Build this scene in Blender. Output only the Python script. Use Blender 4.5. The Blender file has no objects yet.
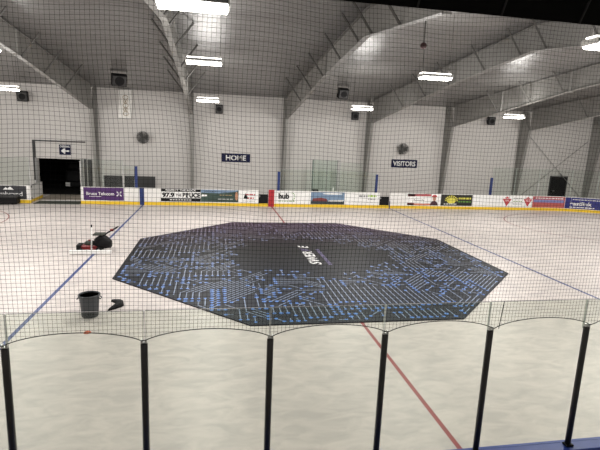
import bpy, bmesh, math, random
from mathutils import Vector, Matrix
from math import sin, cos, pi, radians
random.seed(7)
scene = bpy.context.scene
COL = scene.collection

# ------------------------------------------------------------------ materials
MATS = {}
def mat(name, color, rough=.6, metal=0., spec=.5, noise=0., nscale=4., emit=None, strength=0., bump=0., bscale=20., stretch=(1, 1, 1), color2=None):
    if name in MATS: return MATS[name]
    m = bpy.data.materials.new(name); m.use_nodes = True
    nt = m.node_tree; b = nt.nodes['Principled BSDF']
    b.inputs['Roughness'].default_value = rough
    b.inputs['Metallic'].default_value = metal
    b.inputs['Specular IOR Level'].default_value = spec
    c = (*color, 1)
    b.inputs['Base Color'].default_value = c
    tc = nt.nodes.new('ShaderNodeTexCoord')
    mp = nt.nodes.new('ShaderNodeMapping'); mp.inputs['Scale'].default_value = stretch
    nt.links.new(tc.outputs['Object'], mp.inputs['Vector'])
    if noise or color2:
        n = nt.nodes.new('ShaderNodeTexNoise'); n.inputs['Scale'].default_value = nscale
        n.inputs['Detail'].default_value = 6; n.inputs['Roughness'].default_value = .6
        nt.links.new(mp.outputs['Vector'], n.inputs['Vector'])
        r = nt.nodes.new('ShaderNodeValToRGB')
        r.color_ramp.elements[0].position = .3; r.color_ramp.elements[1].position = .7
        c2 = color2 if color2 else tuple(x * (1 - noise) for x in color)
        r.color_ramp.elements[0].color = (*c2, 1); r.color_ramp.elements[1].color = c
        nt.links.new(n.outputs['Fac'], r.inputs['Fac'])
        nt.links.new(r.outputs['Color'], b.inputs['Base Color'])
    if bump:
        n2 = nt.nodes.new('ShaderNodeTexNoise'); n2.inputs['Scale'].default_value = bscale; n2.inputs['Detail'].default_value = 4
        nt.links.new(mp.outputs['Vector'], n2.inputs['Vector'])
        bp = nt.nodes.new('ShaderNodeBump'); bp.inputs['Strength'].default_value = bump; bp.inputs['Distance'].default_value = .05
        nt.links.new(n2.outputs['Fac'], bp.inputs['Height']); nt.links.new(bp.outputs['Normal'], b.inputs['Normal'])
    if emit:
        b.inputs['Emission Color'].default_value = (*emit, 1); b.inputs['Emission Strength'].default_value = strength
    MATS[name] = m; return m

def glass_mat(name, tint, refl=.9):
    m = bpy.data.materials.new(name); m.use_nodes = True; nt = m.node_tree
    nt.nodes.clear()
    out = nt.nodes.new('ShaderNodeOutputMaterial'); tr = nt.nodes.new('ShaderNodeBsdfTransparent'); gl = nt.nodes.new('ShaderNodeBsdfGlossy')
    tr.inputs['Color'].default_value = (*tint, 1); gl.inputs['Roughness'].default_value = .03; gl.inputs['Color'].default_value = (refl, refl, refl, 1)
    lw = nt.nodes.new('ShaderNodeLayerWeight'); lw.inputs['Blend'].default_value = .5; pw = nt.nodes.new('ShaderNodeMath'); pw.operation = 'POWER'; pw.inputs[1].default_value = 4.5; nt.links.new(lw.outputs['Facing'], pw.inputs[0]); fr = nt.nodes.new('ShaderNodeMath'); fr.operation = 'MULTIPLY_ADD'; fr.inputs[1].default_value = .55; fr.inputs[2].default_value = .012; nt.links.new(pw.outputs[0], fr.inputs[0])
    mx = nt.nodes.new('ShaderNodeMixShader')
    nt.links.new(fr.outputs[0], mx.inputs[0]); nt.links.new(tr.outputs[0], mx.inputs[1]); nt.links.new(gl.outputs[0], mx.inputs[2]); nt.links.new(mx.outputs[0], out.inputs[0])
    MATS[name] = m; return m

FLOOR = mat('painted_concrete', (.70, .64, .608), .42, spec=.3, color2=(.64, .588, .562), nscale=.55, bump=.03, bscale=3)
# finer blotches and dirt on the slab
def floor_detail():
    nt = FLOOR.node_tree; b = nt.nodes['Principled BSDF']
    src = b.inputs['Base Color'].links[0].from_socket
    tc = nt.nodes.new('ShaderNodeTexCoord'); mp = nt.nodes.new('ShaderNodeMapping'); mp.inputs['Scale'].default_value = (1, 2.2, 1)
    n = nt.nodes.new('ShaderNodeTexNoise'); n.inputs['Scale'].default_value = 1.6; n.inputs['Detail'].default_value = 8; n.inputs['Roughness'].default_value = .65; n.inputs['Distortion'].default_value = .8
    r = nt.nodes.new('ShaderNodeValToRGB'); r.color_ramp.elements[0].position = .36; r.color_ramp.elements[1].position = .62
    r.color_ramp.elements[0].color = (.80, .805, .82, 1); r.color_ramp.elements[1].color = (1, 1, 1, 1)
    mx = nt.nodes.new('ShaderNodeMix'); mx.data_type = 'RGBA'; mx.blend_type = 'MULTIPLY'; mx.inputs[0].default_value = 1
    nt.links.new(tc.outputs['Object'], mp.inputs['Vector']); nt.links.new(mp.outputs[0], n.inputs['Vector']); nt.links.new(n.outputs['Fac'], r.inputs['Fac'])
    nt.links.new(src, mx.inputs[6]); nt.links.new(r.outputs['Color'], mx.inputs[7]); nt.links.new(mx.outputs[2], b.inputs['Base Color'])
floor_detail()
WALL = mat('white_liner_panel', (.62, .60, .58), .55, spec=.3, noise=.07, nscale=.7, bump=.12, bscale=2.5, stretch=(1, 1, .6))
CEIL = mat('insulation_facing', (.17, .166, .16), .36, spec=1.0, noise=.12, nscale=1.2, bump=.8, bscale=3.2, stretch=(.45, 2.2, 1))
STEEL = mat('grey_painted_steel', (.28, .275, .26), .65, spec=.2, noise=.1, nscale=1.5)
BRACE = mat('brace_steel', (.13, .127, .12), .6, spec=.2, noise=.1)
WHITE = mat('white_board', (.82, .81, .79), .35, noise=.06, nscale=2)
PRINTW = mat('white_print', (.85, .85, .84), .4, noise=.02)
YELLOW = mat('yellow_kickplate', (.83, .55, .03), .4, noise=.1, nscale=2)
BLUE = mat('blue_paint', (.012, .03, .14), .4, noise=.1)
CAPBLUE = mat('blue_cap', (.03, .065, .36), .35, noise=.12, nscale=8)
RED = mat('red_paint', (.42, .02, .03), .4, noise=.1)
LINEBLUE = mat('blue_floor_paint', (.04, .07, .24), .45, noise=.25, nscale=3)
LINERED = mat('red_floor_paint', (.33, .05, .05), .45, noise=.2, nscale=3)
BLACK = mat('matte_black', (.008, .008, .009), .6, spec=.2, noise=.2)
VBLACK = mat('black_cloth', (.004, .004, .004), .95, spec=.1, noise=.2)
BLACKPOST = mat('black_post', (.018, .018, .019), .3, spec=.6, noise=.2, nscale=8)
NETM = mat('black_net_twine', (.02, .02, .022), .8, spec=.2, noise=.1)
FANM = mat('fan_grey', (.10, .10, .095), .5, noise=.1)
RODM = mat('galvanised_rod', (.36, .355, .345), .5, noise=.1)
NAVY = mat('navy_sign', (.008, .011, .048), .6, spec=.2, noise=.1)
PURPLE = mat('purple_print', (.065, .018, .12), .4, noise=.06)
CHAR = mat('charcoal_print', (.035, .036, .042), .45, noise=.1)
DARKPAN = mat('dark_panel', (.035, .035, .036), .5, noise=.15)
GREYP = mat('mid_grey', (.25, .25, .25), .5, noise=.1)
LGREY = mat('light_grey', (.5, .5, .49), .5, noise=.1)
ALU = mat('aluminium', (.55, .55, .54), .35, metal=.8, noise=.1)
PALEEDGE = mat('pale_edge', (.78, .82, .78), .3, noise=.05)
RUBBER = mat('green_black_rubber', (.055, .065, .05), .8, noise=.3, nscale=6)
CANM = mat('grey_plastic', (.055, .063, .07), .45, noise=.12, nscale=6)
MOWRED = mat('mower_red', (.20, .012, .015), .35, noise=.12)
ORANGE = mat('orange_red_plastic', (.62, .13, .05), .5, noise=.1)
OLIVE = mat('olive_black', (.035, .04, .03), .6, noise=.2)
GLASSN = glass_mat('near_glass', (.885, .91, .875))
GLASSF = glass_mat('far_glass', (.945, .965, .95))
GLASSG = glass_mat('box_glass', (.90, .95, .925))
FAREDGE = mat('far_edge', (.42, .47, .43), .4, noise=.05)
LAMP = mat('lamp_lens', (.9, .9, .88), .4, emit=(1., .97, .88), strength=16)
UPL = mat('uplight', (.9, .9, .88), .4, emit=(1., .97, .88), strength=3.5)
LAMPW = mat('lamp_housing', (.75, .75, .72), .4, noise=.03)
GARAGE = mat('garage_gloom', (.012, .012, .012), .9, spec=.1, noise=.3)  # gloom of the unlit garage put into its surface colour
GOLD = mat('gold_print', (.36, .27, .14), .5, noise=.2)

# ------------------------------------------------------------------ builders
class MB:
    def __init__(s): s.bm = bmesh.new()
    def box(s, a, b, bevel=0., m=0, seg=2):
        a = Vector(a); b = Vector(b)
        r = bmesh.ops.create_cube(s.bm, size=1); vs = r['verts']
        for v in vs:
            v.co = Vector(((a[i] + b[i]) / 2 + v.co[i] * abs(b[i] - a[i]) for i in range(3)))
        fs = {f for v in vs for f in v.link_faces}
        for f in fs: f.material_index = m
        if bevel:
            es = list({e for v in vs for e in v.link_edges})
            r = bmesh.ops.bevel(s.bm, geom=es, offset=bevel, segments=seg, affect='EDGES', profile=.5)
            for f in r['faces']: f.material_index = m
        return s
    def obox(s, c, size, rot, bevel=0., m=0):
        n0 = len(s.bm.verts); s.bm.verts.ensure_lookup_table()
        old = set(s.bm.verts)
        h = Vector(size) / 2; s.box(-h, h, bevel, m)
        M = Matrix.Translation(Vector(c)) @ rot.to_matrix().to_4x4() if hasattr(rot, 'to_matrix') else Matrix.Translation(Vector(c)) @ rot
        for v in s.bm.verts:
            if v not in old: v.co = M @ v.co
        return s
    def tube(s, pts, r, n=10, m=0, caps=True):
        pts = [Vector(p) for p in pts]; rings = []
        rr = r if isinstance(r, (list, tuple)) else [r] * len(pts)
        up = None
        for i, p in enumerate(pts):
            d = (pts[min(i + 1, len(pts) - 1)] - pts[max(i - 1, 0)]).normalized()
            if up is None:
                up = Vector((0, 0, 1)) if abs(d.z) < .9 else Vector((1, 0, 0))
            x = d.cross(up).normalized(); y = x.cross(d).normalized(); up = y
            rings.append([s.bm.verts.new(p + (x * cos(2 * pi * k / n) + y * sin(2 * pi * k / n)) * rr[i]) for k in range(n)])
        for a, b in zip(rings, rings[1:]):
            for k in range(n):
                f = s.bm.faces.new((a[k], a[(k + 1) % n], b[(k + 1) % n], b[k])); f.material_index = m; f.smooth = n > 6
        if caps:
            s.bm.faces.new(rings[0][::-1]).material_index = m; s.bm.faces.new(rings[-1]).material_index = m
        return s
    def lathe(s, prof, c=(0, 0, 0), n=28, axis='z', m=0):
        rings = []
        c = Vector(c)
        for r, z in prof:
            ring = []
            for k in range(n):
                a = 2 * pi * k / n
                if axis == 'z': p = Vector((r * cos(a), r * sin(a), z))
                elif axis == 'y': p = Vector((r * cos(a), z, r * sin(a)))
                else: p = Vector((z, r * cos(a), r * sin(a)))
                ring.append(s.bm.verts.new(c + p))
            rings.append(ring)
        for a, b in zip(rings, rings[1:]):
            for k in range(n):
                f = s.bm.faces.new((a[k], a[(k + 1) % n], b[(k + 1) % n], b[k])); f.smooth = True; f.material_index = m
        for ring, q in ((rings[0], prof[0]), (rings[-1], prof[-1])):
            if q[0] > 1e-5:
                try: s.bm.faces.new(ring).material_index = m
                except ValueError: pass
        return s
    def prism(s, poly, axis, t0, t1, m=0):
        # polygon in the plane perpendicular to axis; axis 'x': poly=(y,z), 'y': poly=(x,z), 'z': poly=(x,y)
        def P(p, t):
            return {'x': (t, p[0], p[1]), 'y': (p[0], t, p[1]), 'z': (p[0], p[1], t)}[axis]
        A = [s.bm.verts.new(P(p, t0)) for p in poly]; B = [s.bm.verts.new(P(p, t1)) for p in poly]
        n = len(poly)
        for k in range(n):
            s.bm.faces.new((A[k], A[(k + 1) % n], B[(k + 1) % n], B[k])).material_index = m
        s.bm.faces.new(A[::-1]).material_index = m; s.bm.faces.new(B).material_index = m
        return s
    def sheet(s, rows, m=0, smooth=True):
        V = [[s.bm.verts.new(p) for p in r] for r in rows]
        for a, b in zip(V, V[1:]):
            for k in range(len(a) - 1):
                f = s.bm.faces.new((a[k], a[k + 1], b[k + 1], b[k])); f.smooth = smooth; f.material_index = m
        return s
    def build(s, name, mats, parent=None, world=True):
        bmesh.ops.recalc_face_normals(s.bm, faces=s.bm.faces)
        me = bpy.data.meshes.new(name); s.bm.to_mesh(me); s.bm.free()
        return link(name, me, mats, parent, world)

def link(name, me, mats, parent=None, world=True):
    for m in (mats if isinstance(mats, (list, tuple)) else [mats]): me.materials.append(m)
    o = bpy.data.objects.new(name, me); COL.objects.link(o)
    if parent:
        o.parent = parent
        if world:
            off = Vector(parent.location); p = parent.parent
            while p: off = off + Vector(p.location); p = p.parent
            me.transform(Matrix.Translation(-off))
    return o

def tag(o, label=None, cat=None, group=None, kind=None):
    if label: o['label'] = label
    if cat: o['category'] = cat
    if group: o['group'] = group
    if kind: o['kind'] = kind
    return o
def thing(name, label, cat, loc=(0, 0, 0), group=None):
    o = bpy.data.objects.new(name, None); COL.objects.link(o); o.location = loc; o.empty_display_size = .2
    return tag(o, label, cat, group)
def struct(o, label=None, cat=None):
    o['kind'] = 'structure'
    if label: tag(o, label, cat)
    return o
def copy_tree(o, parent=None):
    c = o.copy(); COL.objects.link(c)
    if parent: c.parent = parent
    for ch in list(o.children): copy_tree(ch, c)
    return c

def text_mesh(s, w=None, h=None, shear=0., bold=.0):
    cu = bpy.data.curves.new('lettering', 'FONT'); cu.body = s; cu.size = 1; cu.shear = shear; cu.offset = bold
    cu.align_x = 'CENTER'; cu.align_y = 'CENTER'
    o = bpy.data.objects.new('lettering', cu); COL.objects.link(o)
    dg = bpy.context.evaluated_depsgraph_get(); dg.update()
    me = bpy.data.meshes.new_from_object(o.evaluated_get(dg))
    bpy.data.objects.remove(o); bpy.data.curves.remove(cu)
    xs = [v.co.x for v in me.vertices]; ys = [v.co.y for v in me.vertices]
    cx, cy = (max(xs) + min(xs)) / 2, (max(ys) + min(ys)) / 2
    sx = w / (max(xs) - min(xs)) if w else 1; sy = h / (max(ys) - min(ys)) if h else sx
    if not w and h: sx = sy
    for v in me.vertices: v.co = ((v.co.x - cx) * sx, (v.co.y - cy) * sy, 0)
    me.materials.clear()
    # give the lettering a real thickness
    bm = bmesh.new(); bm.from_mesh(me)
    ret = bmesh.ops.extrude_face_region(bm, geom=list(bm.faces))
    for v in [g for g in ret['geom'] if isinstance(g, bmesh.types.BMVert)]: v.co.z -= .0015
    bmesh.ops.recalc_face_normals(bm, faces=bm.faces)
    bm.to_mesh(me); bm.free()
    return me
def wall_text(name, s, x, y, z, w, h, m, parent, shear=0, bold=.0, rz=0., rx=pi / 2):
    me = text_mesh(s, w, h, shear, bold)
    me.transform(Matrix.Translation((x, y, z)) @ Matrix.Rotation(rz, 4, 'Z') @ Matrix.Rotation(rx, 4, 'X'))
    return link(name, me, m, parent)

# ------------------------------------------------------------------ camera
f_px, cx_, cy_, cz_, yaw, pitch, roll = 465.9829, -3.7305, -4.3722, 4.5956, .1853, .1866, .0418
fw = Vector((sin(yaw) * cos(pitch), cos(yaw) * cos(pitch), -sin(pitch)))
rt = Vector((cos(yaw), -sin(yaw), 0)); up = rt.cross(fw)
r2 = rt * cos(roll) + up * sin(roll); u2 = -rt * sin(roll) + up * cos(roll)
cam = bpy.data.cameras.new('camera'); cam.sensor_width = 36; cam.lens = f_px / 600 * 36; cam.clip_end = 300
co = bpy.data.objects.new('camera', cam); COL.objects.link(co)
M = Matrix((r2, u2, -fw)).transposed().to_4x4(); M.translation = (cx_, cy_, cz_)
co.matrix_world = M; scene.camera = co

# ------------------------------------------------------------------ room shell
YW, YN, XL, XR, YR = 30.1, -7.1, -33., 33., 11.5
def zroof(y): return 7.35 + .085 * (YW - YR - abs(y - YR))
fl = struct(MB().box((XL, YN, -.2), (XR, YW, 0)).build('floor', FLOOR))
def floor_mark(name, poly, m):
    b = MB(); vs = [b.bm.verts.new((*p, .002)) for p in poly]; b.bm.faces.new(vs)
    return b.build(name, m, fl)
YB = 25.9
floor_mark('red_centre_line', [(-.042, .1), (.042, .1), (.042, YB), (-.042, YB)], LINERED)
for s in (-1, 1):
    floor_mark('blue_line', [(s * 8.13 - .05, .1), (s * 8.13 + .05, .1), (s * 8.13 + .05, YB), (s * 8.13 - .05, YB)], LINEBLUE)
    for yy in (19.66, 6.2):
        b = MB(); n = 96; R = 4.57; w = .03
        o_ = [b.bm.verts.new((s * 18.3 + (R + w) * cos(2 * pi * k / n), yy + (R + w) * sin(2 * pi * k / n), .002)) for k in range(n)]
        i_ = [b.bm.verts.new((s * 18.3 + (R - w) * cos(2 * pi * k / n), yy + (R - w) * sin(2 * pi * k / n), .002)) for k in range(n)]
        for k in range(n): b.bm.faces.new((i_[k], o_[k], o_[(k + 1) % n], i_[(k + 1) % n]))
        b.build('faceoff_circle', mat('dull_circle_paint', (.24, .055, .05), .45, noise=.2), fl)
# far wall with the dark doorway cut out
DX0, DX1, DZ = -15.55, -12.82, 2.46
b = MB()
b.box((XL, YW, 0), (DX0, YW + .3, 9)); b.box((DX1, YW, 0), (XR, YW + .3, 9)); b.box((DX0, YW, DZ), (DX1, YW + .3, 9))
struct(b.build('wall_far', WALL))
struct(MB().box((XL - .3, YN - .3, 0), (XL, YW + .3, 9.2)).build('wall_left', WALL))
struct(MB().box((XR, YN - .3, 0), (XR + .3, YW + .3, 9.2)).build('wall_right', WALL))
struct(MB().box((XL, YN - .3, 0), (XR, YN, 9)).build('wall_near', WALL))
# ceiling: insulation blanket sagging a little between purlins
b = MB(); rows = []
ny = 248
for k in range(ny + 1):
    y = YN - .05 + (YW - YN + .1) * k / ny
    sag = -.035 * abs(sin(pi * (y - YR) / 1.5))
    rows.append([(XL - .1, y, zroof(y) + sag), (XR + .1, y, zroof(y) + sag)])
b.sheet(rows)
rows = [[(XL - .1, y, zroof(y) + .3), (XR + .1, y, zroof(y) + .3)] for y in (YN - .05, YR, YW + .05)]
b.sheet(rows, smooth=False)
struct(b.build('ceiling', CEIL))
# dark garage behind the doorway
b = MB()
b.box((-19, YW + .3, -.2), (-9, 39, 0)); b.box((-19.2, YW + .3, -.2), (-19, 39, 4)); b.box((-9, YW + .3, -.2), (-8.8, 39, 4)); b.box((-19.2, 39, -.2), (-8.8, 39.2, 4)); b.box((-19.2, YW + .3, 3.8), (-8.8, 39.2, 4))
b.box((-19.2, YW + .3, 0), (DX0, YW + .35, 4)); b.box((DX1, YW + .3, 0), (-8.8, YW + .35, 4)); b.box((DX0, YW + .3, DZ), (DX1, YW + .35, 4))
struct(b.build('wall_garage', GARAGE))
# door surround
b = MB(); b.box((-15.78, YW - .09, 1.0), (-15.62, YW, 3.68)); b.box((-15.62, YW - .09, 3.6), (-12.45, YW, 3.68))
struct(b.build('trim_1', DARKPAN))
b = MB(); b.box((-15.68, YW - .10, 0), (-15.56, YW, 2.5)); b.box((-12.80, YW - .05, 0), (-12.66, YW, 2.5))
struct(b.build('trim_2', GREYP))
b = MB(); b.box((-12.58, YW - .10, .1), (-12.42, YW, 2.5)); b.box((-12.34, YW - .08, .1), (-12.08, YW, 2.48))
struct(b.build('trim_3', DARKPAN))
# plain dark door on the right
d2 = struct(MB().box((23.75, YW - .06, 0), (25.2, YW, 2.18), .01).build('door_2', BLACK))
b = MB(); b.box((23.66, YW - .08, 0), (23.75, YW, 2.27)); b.box((25.2, YW - .08, 0), (25.29, YW, 2.27)); b.box((23.75, YW - .08, 2.18), (25.2, YW, 2.27)); b.build('door_frame', DARKPAN, d2)
b = MB(); b.tube([(24.0, YW - .06, 1.05), (24.0, YW - .12, 1.05), (24.16, YW - .12, 1.05)], .015); b.build('door_handle', ALU, d2)

# ------------------------------------------------------------------ steel frames
def steel_frame(X, label, n_left=True):
    t = thing('steel_frame', label, 'steel frame', (X, 29.5, 0), 'portal frames carrying the roof')
    fl_w, tw = .105, .012
    for side in (1, -1):
        def Y(y): return y if side == 1 else 2 * YR - y
        # column: tapered web with inner flange
        prof = [(Y(30.05), 0), (Y(29.75), 0), (Y(28.9), 5.85), (Y(29.2), 7.2), (Y(30.05), 7.33)]
        b = MB(); b.prism(prof, 'x', X - tw, X + tw)
        b.prism([(Y(29.75), 0), (Y(29.73), 0), (Y(28.88), 5.85), (Y(28.9), 5.87)], 'x', X - fl_w, X + fl_w)
        b.prism([(Y(30.08), 0), (Y(30.05), 0), (Y(30.05), 7.33), (Y(30.08), 7.33)], 'x', X - fl_w, X + fl_w)
        b.prism([(Y(28.92), 5.85), (Y(28.92), 5.9), (Y(29.98), 7.3), (Y(29.98), 7.25)], 'x', X - fl_w, X + fl_w)
        b.box((X - .16, min(Y(29.7), Y(30.08)), 0), (X + .16, max(Y(29.7), Y(30.08)), .03))
        b.build('column', STEEL, t)
        # rafter: haunch part to the splice, then the shallower part to the ridge
        bot = [(28.9, 5.85), (17.2, 7.43), (YR, 8.0)]
        b = MB()
        for (y0, z0), (y1, z1) in zip(bot, bot[1:]):
            b.prism([(Y(y0), z0), (Y(y1), z1), (Y(y1), zroof(y1) - .01), (Y(y0), zroof(y0) - .01)], 'x', X - tw, X + tw)
            b.prism([(Y(y0), z0), (Y(y1), z1), (Y(y1), z1 - .025), (Y(y0), z0 - .025)], 'x', X - fl_w, X + fl_w)
            b.prism([(Y(y0), zroof(y0) - .06), (Y(y1), zroof(y1) - .06), (Y(y1), zroof(y1) - .085), (Y(y0), zroof(y0) - .085)], 'x', X - fl_w, X + fl_w)
        b.prism([(Y(17.16), 7.36), (Y(17.24), 7.36), (Y(17.24), zroof(17.2) - .05), (Y(17.16), zroof(17.2) - .05)], 'x', X - fl_w, X + fl_w)
        b.prism([(Y(22.9), 6.67), (Y(22.92), 6.67), (Y(22.92), zroof(22.9) - .05), (Y(22.9), zroof(22.9) - .05)], 'x', X - fl_w * .9, X + fl_w * .9)
        b.build('rafter', STEEL, t)
        for yy in (26.2, 23.2, 20.2, 17.6, 14.6, 12.2):
            zb = 5.85 + (28.9 - yy) / 11.7 * 1.58 if yy > 17.2 else 7.43 + (17.2 - yy) / 5.7 * .57
            for s in (-1, 1):
                if yy > 26: continue
                h = zroof(yy) - .03 - zb
                b = MB(); b.tube([(X + s * .06, Y(yy), zb + .02), (X + s * (.08 + h * .72), Y(yy), zb + h)], .04, 4)
                b.build('flange_brace', BRACE, t)
    return t
FX = [(-11.68, 'grey steel portal frame nearest the dark doorway at left'), (-5.3, 'grey steel portal frame between the hanging banner and the HOME sign'),
      (1.25, 'grey steel portal frame right of the HOME sign'), (7.55, 'grey steel portal frame just left of the VISITORS sign'),
      (13.9, 'grey steel portal frame right of the VISITORS sign'), (20.4, 'grey steel portal frame left of the dark door behind the boards'),
      (27.0, 'grey steel portal frame at the right edge beyond the dark door')]
for X, L in FX: steel_frame(X, L)

# brace rods crossed on the right wall bay
for (p, q), L in ((((21.0, 29.95, 5.6), (26.6, 29.95, .6)), 'thin brace rod running down to the right behind the dark door'), (((26.6, 29.9, 5.2), (21.0, 29.9, .6)), 'thin brace rod running down to the left across the wall bay at right')):
    t = thing('brace_rod', L, 'brace rod', q)
    b = MB(); b.tube([p, q], .02, 8); b.build('rod', RODM, t)
    b = MB(); m_ = (Vector(p) + Vector(q)) / 2; d = (Vector(q) - Vector(p)).normalized(); b.tube([m_ - d * .15 + d, m_ + d * 1.15], .045, 8); b.build('turnbuckle', RODM, t)

# ------------------------------------------------------------------ lamps
def light_fixture():
    t = thing('ceiling_light', 'x', 'light', (0, 0, 0), 'hanging fluorescent lights')
    b = MB(); L = .55
    b.box((-L, -.20, .06), (L, .20, .11), .012)
    b.box((-L, -.20, .04), (L, -.185, .07)); b.box((-L, .185, .04), (L, .20, .07)); b.box((-L, -.012, .02), (L, .012, .07))
    b.build('housing', GREYP, t)
    MB().box((-L * .97, -.13, .125), (L * .97, .13, .16), .008).build('uplight_slot', UPL, t)
    for s in (-1, 1):
        b = MB(); b.box((s * L - .012, -.205, .0), (s * L + .012, .205, .11), .004); b.build('end_cap', LAMPW, t)
    for s in (-1, 1):
        b = MB()
        prof = [(.075 * sin(a), .02 - .075 * cos(a)) for a in [(-90 + 180 * k / 12) * pi / 180 for k in range(13)]]
        b.prism([(s * .1 + p[0], p[1]) for p in prof], 'x', -L + .015, L - .015)
        b.build('lens', LAMP, t)
    return t
proto = light_fixture()
LS = [(-4.08, 3.6, 6.53, 'ceiling light nearest the camera at the top left of centre'), (-4.08, 11.3, 6.76, 'middle ceiling light of the row beside the second steel frame'),
      (-4.08, 20, 6.17, 'far ceiling light above the wall left of the HOME sign'), (3.73, 11.3, 6.78, 'ceiling light hanging below the small pulley on a wire'),
      (3.91, 20, 6.18, 'far ceiling light above the glass left of the VISITORS sign'), (12.83, 20, 6.17, 'far ceiling light on the right beside the black wall speaker'),
      (3.58, 3.6, 6.47, 'ceiling light cut by the right edge under the black valance'), (-10.5, 11.3, 6.74, 'ceiling light cut by the left edge under the first steel frame'),
      (-13.25, 20, 6.21, 'far ceiling light at left above the doorway with the arrow sign')]
OUT = [(-12.5, 3.6, 6.6), (12.5, 3.6, 6.6), (12.6, 11.3, 6.8), (21, 3.6, 6.6), (21, 11.3, 6.8), (21.5, 20, 6.2), (-19.5, 11.3, 6.8), (-21, 3.6, 6.6), (-21.5, 20, 6.2)]
LPOW = 250
def lamp_at(x, y, z, parent):
    l = bpy.data.lights.new('lamp', 'AREA'); l.shape = 'RECTANGLE'; l.size = 1.2; l.size_y = .18; l.energy = LPOW / 2 * (.75 if y < 8 else 1); l.color = (1, .965, .92)
    for s in (-1, 1):
        o = bpy.data.objects.new('lamp', l); COL.objects.link(o); o.parent = parent; o.location = (0, s * .12, -.09); o.rotation_euler = (s * radians(44), 0, 0)
    l2 = l.copy(); l2.energy = LPOW * .10; o = bpy.data.objects.new('lamp', l2); COL.objects.link(o); o.parent = parent; o.location = (0, 0, .19); o.rotation_euler = (pi, 0, 0)
for i, (x, y, z, *L) in enumerate(LS + [(a, c, d, 'ceiling light out of the frame over the rink') for a, c, d in OUT]):
    o = proto if i == 0 else copy_tree(proto)
    o.location = (x, y, z); o['label'] = L[0]
    for s in (-1, 1):
        b = MB(); b.tube([(x + s * .5, y, z + .11), (x + s * .5, y, zroof(y) - .04)], .006, 6); b.build('hanger', BRACE, o)
    lamp_at(x, y, z, o)
    if i >= len(LS): o['group'] = 'ceiling lights outside the picture'

# small pulley with its wire
t = thing('pulley', 'small dark red pulley hanging on a wire above a ceiling light', 'pulley', (3.16, 11.2, 7.75))
b = MB(); b.lathe([(.0, -.04), (.10, -.04), (.11, -.01), (.08, 0), (.11, .01), (.10, .04), (0, .04)], (3.16, 11.2, 7.78), 16, 'y'); b.build('wheel', mat('dark_red_iron', (.05, .02, .02), .5, noise=.2), t)
b = MB(); b.tube([(3.16, 11.2, 7.78), (3.16, 11.2, zroof(11.2) - .03)], .02, 6); b.build('hook', BRACE, t)
b = MB(); b.tube([(3.2, 11.2, 7.7), (3.2, 11.2, 6.96)], .018, 6); b.build('wire', BRACE, t)

# ------------------------------------------------------------------ wall and ceiling equipment
def speaker(x, y, z, w, h, rz, rx, label, ceiling=False):
    t = thing('loudspeaker', label, 'speaker', (x, y, z), 'black loudspeakers')
    R = Matrix.Rotation(rz, 4, 'Z') @ Matrix.Rotation(rx, 4, 'X')
    def add(name, mb, m):
        o = mb.build(name, m, t, world=False); o.data.transform(R); return o
    add('cabinet', MB().box((-w / 2, -.18, -h / 2), (w / 2, .18, h / 2), .02), BLACK)
    add('grille', MB().box((-w / 2 + .04, -.195, -h / 2 + .04), (w / 2 - .04, -.18, h / 2 - .04), .006), DARKPAN)
    add('woofer', MB().lathe([(.0, -.2), (w * .3, -.2), (w * .32, -.205), (w * .32, -.195)], (0, 0, 0), 24, 'y'), BLACK)
    if ceiling:
        b = MB(); b.tube([(x - w / 2 - .02, y, z), (x - w / 2 - .02, y, zroof(y) - .05)], .015, 6); b.tube([(x + w / 2 + .02, y, z), (x + w / 2 + .02, y, zroof(y) - .05)], .015, 6)
        b.box((x - w / 2 - .04, y - .1, zroof(y) - .1), (x + w / 2 + .04, y + .1, zroof(y) - .05)); b.build('bracket', BRACE, t)
    else:
        b = MB(); b.tube([(x, y + .1, z), (x, YW, z)], .03, 8); b.box((x - .1, YW - .02, z - .12), (x + .1, YW, z + .12)); b.build('bracket', BRACE, t)
speaker(-16.0, 29.55, 6.45, .62, .62, .15, .2, 'black loudspeaker on the far wall left of the first steel frame')
speaker(-3.45, 29.6, 6.28, .5, .58, 0, .15, 'black loudspeaker on the wall under the far light near the HOME sign')
speaker(6.42, 29.6, 6.28, .5, .55, -.1, .15, 'black loudspeaker on the wall under the far light left of the VISITORS sign')
speaker(17.45, 29.6, 6.43, .52, .6, -.2, .15, 'black loudspeaker on the right wall beside the far light')
speaker(-9.0, 24.0, 7.30, .8, .62, .35, .45, 'black loudspeaker hung from the ceiling above the white banner', True)
speaker(3.9, 24.0, 7.30, .62, .58, .1, .4, 'black loudspeaker hung from the ceiling above the middle glass box', True)

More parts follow.
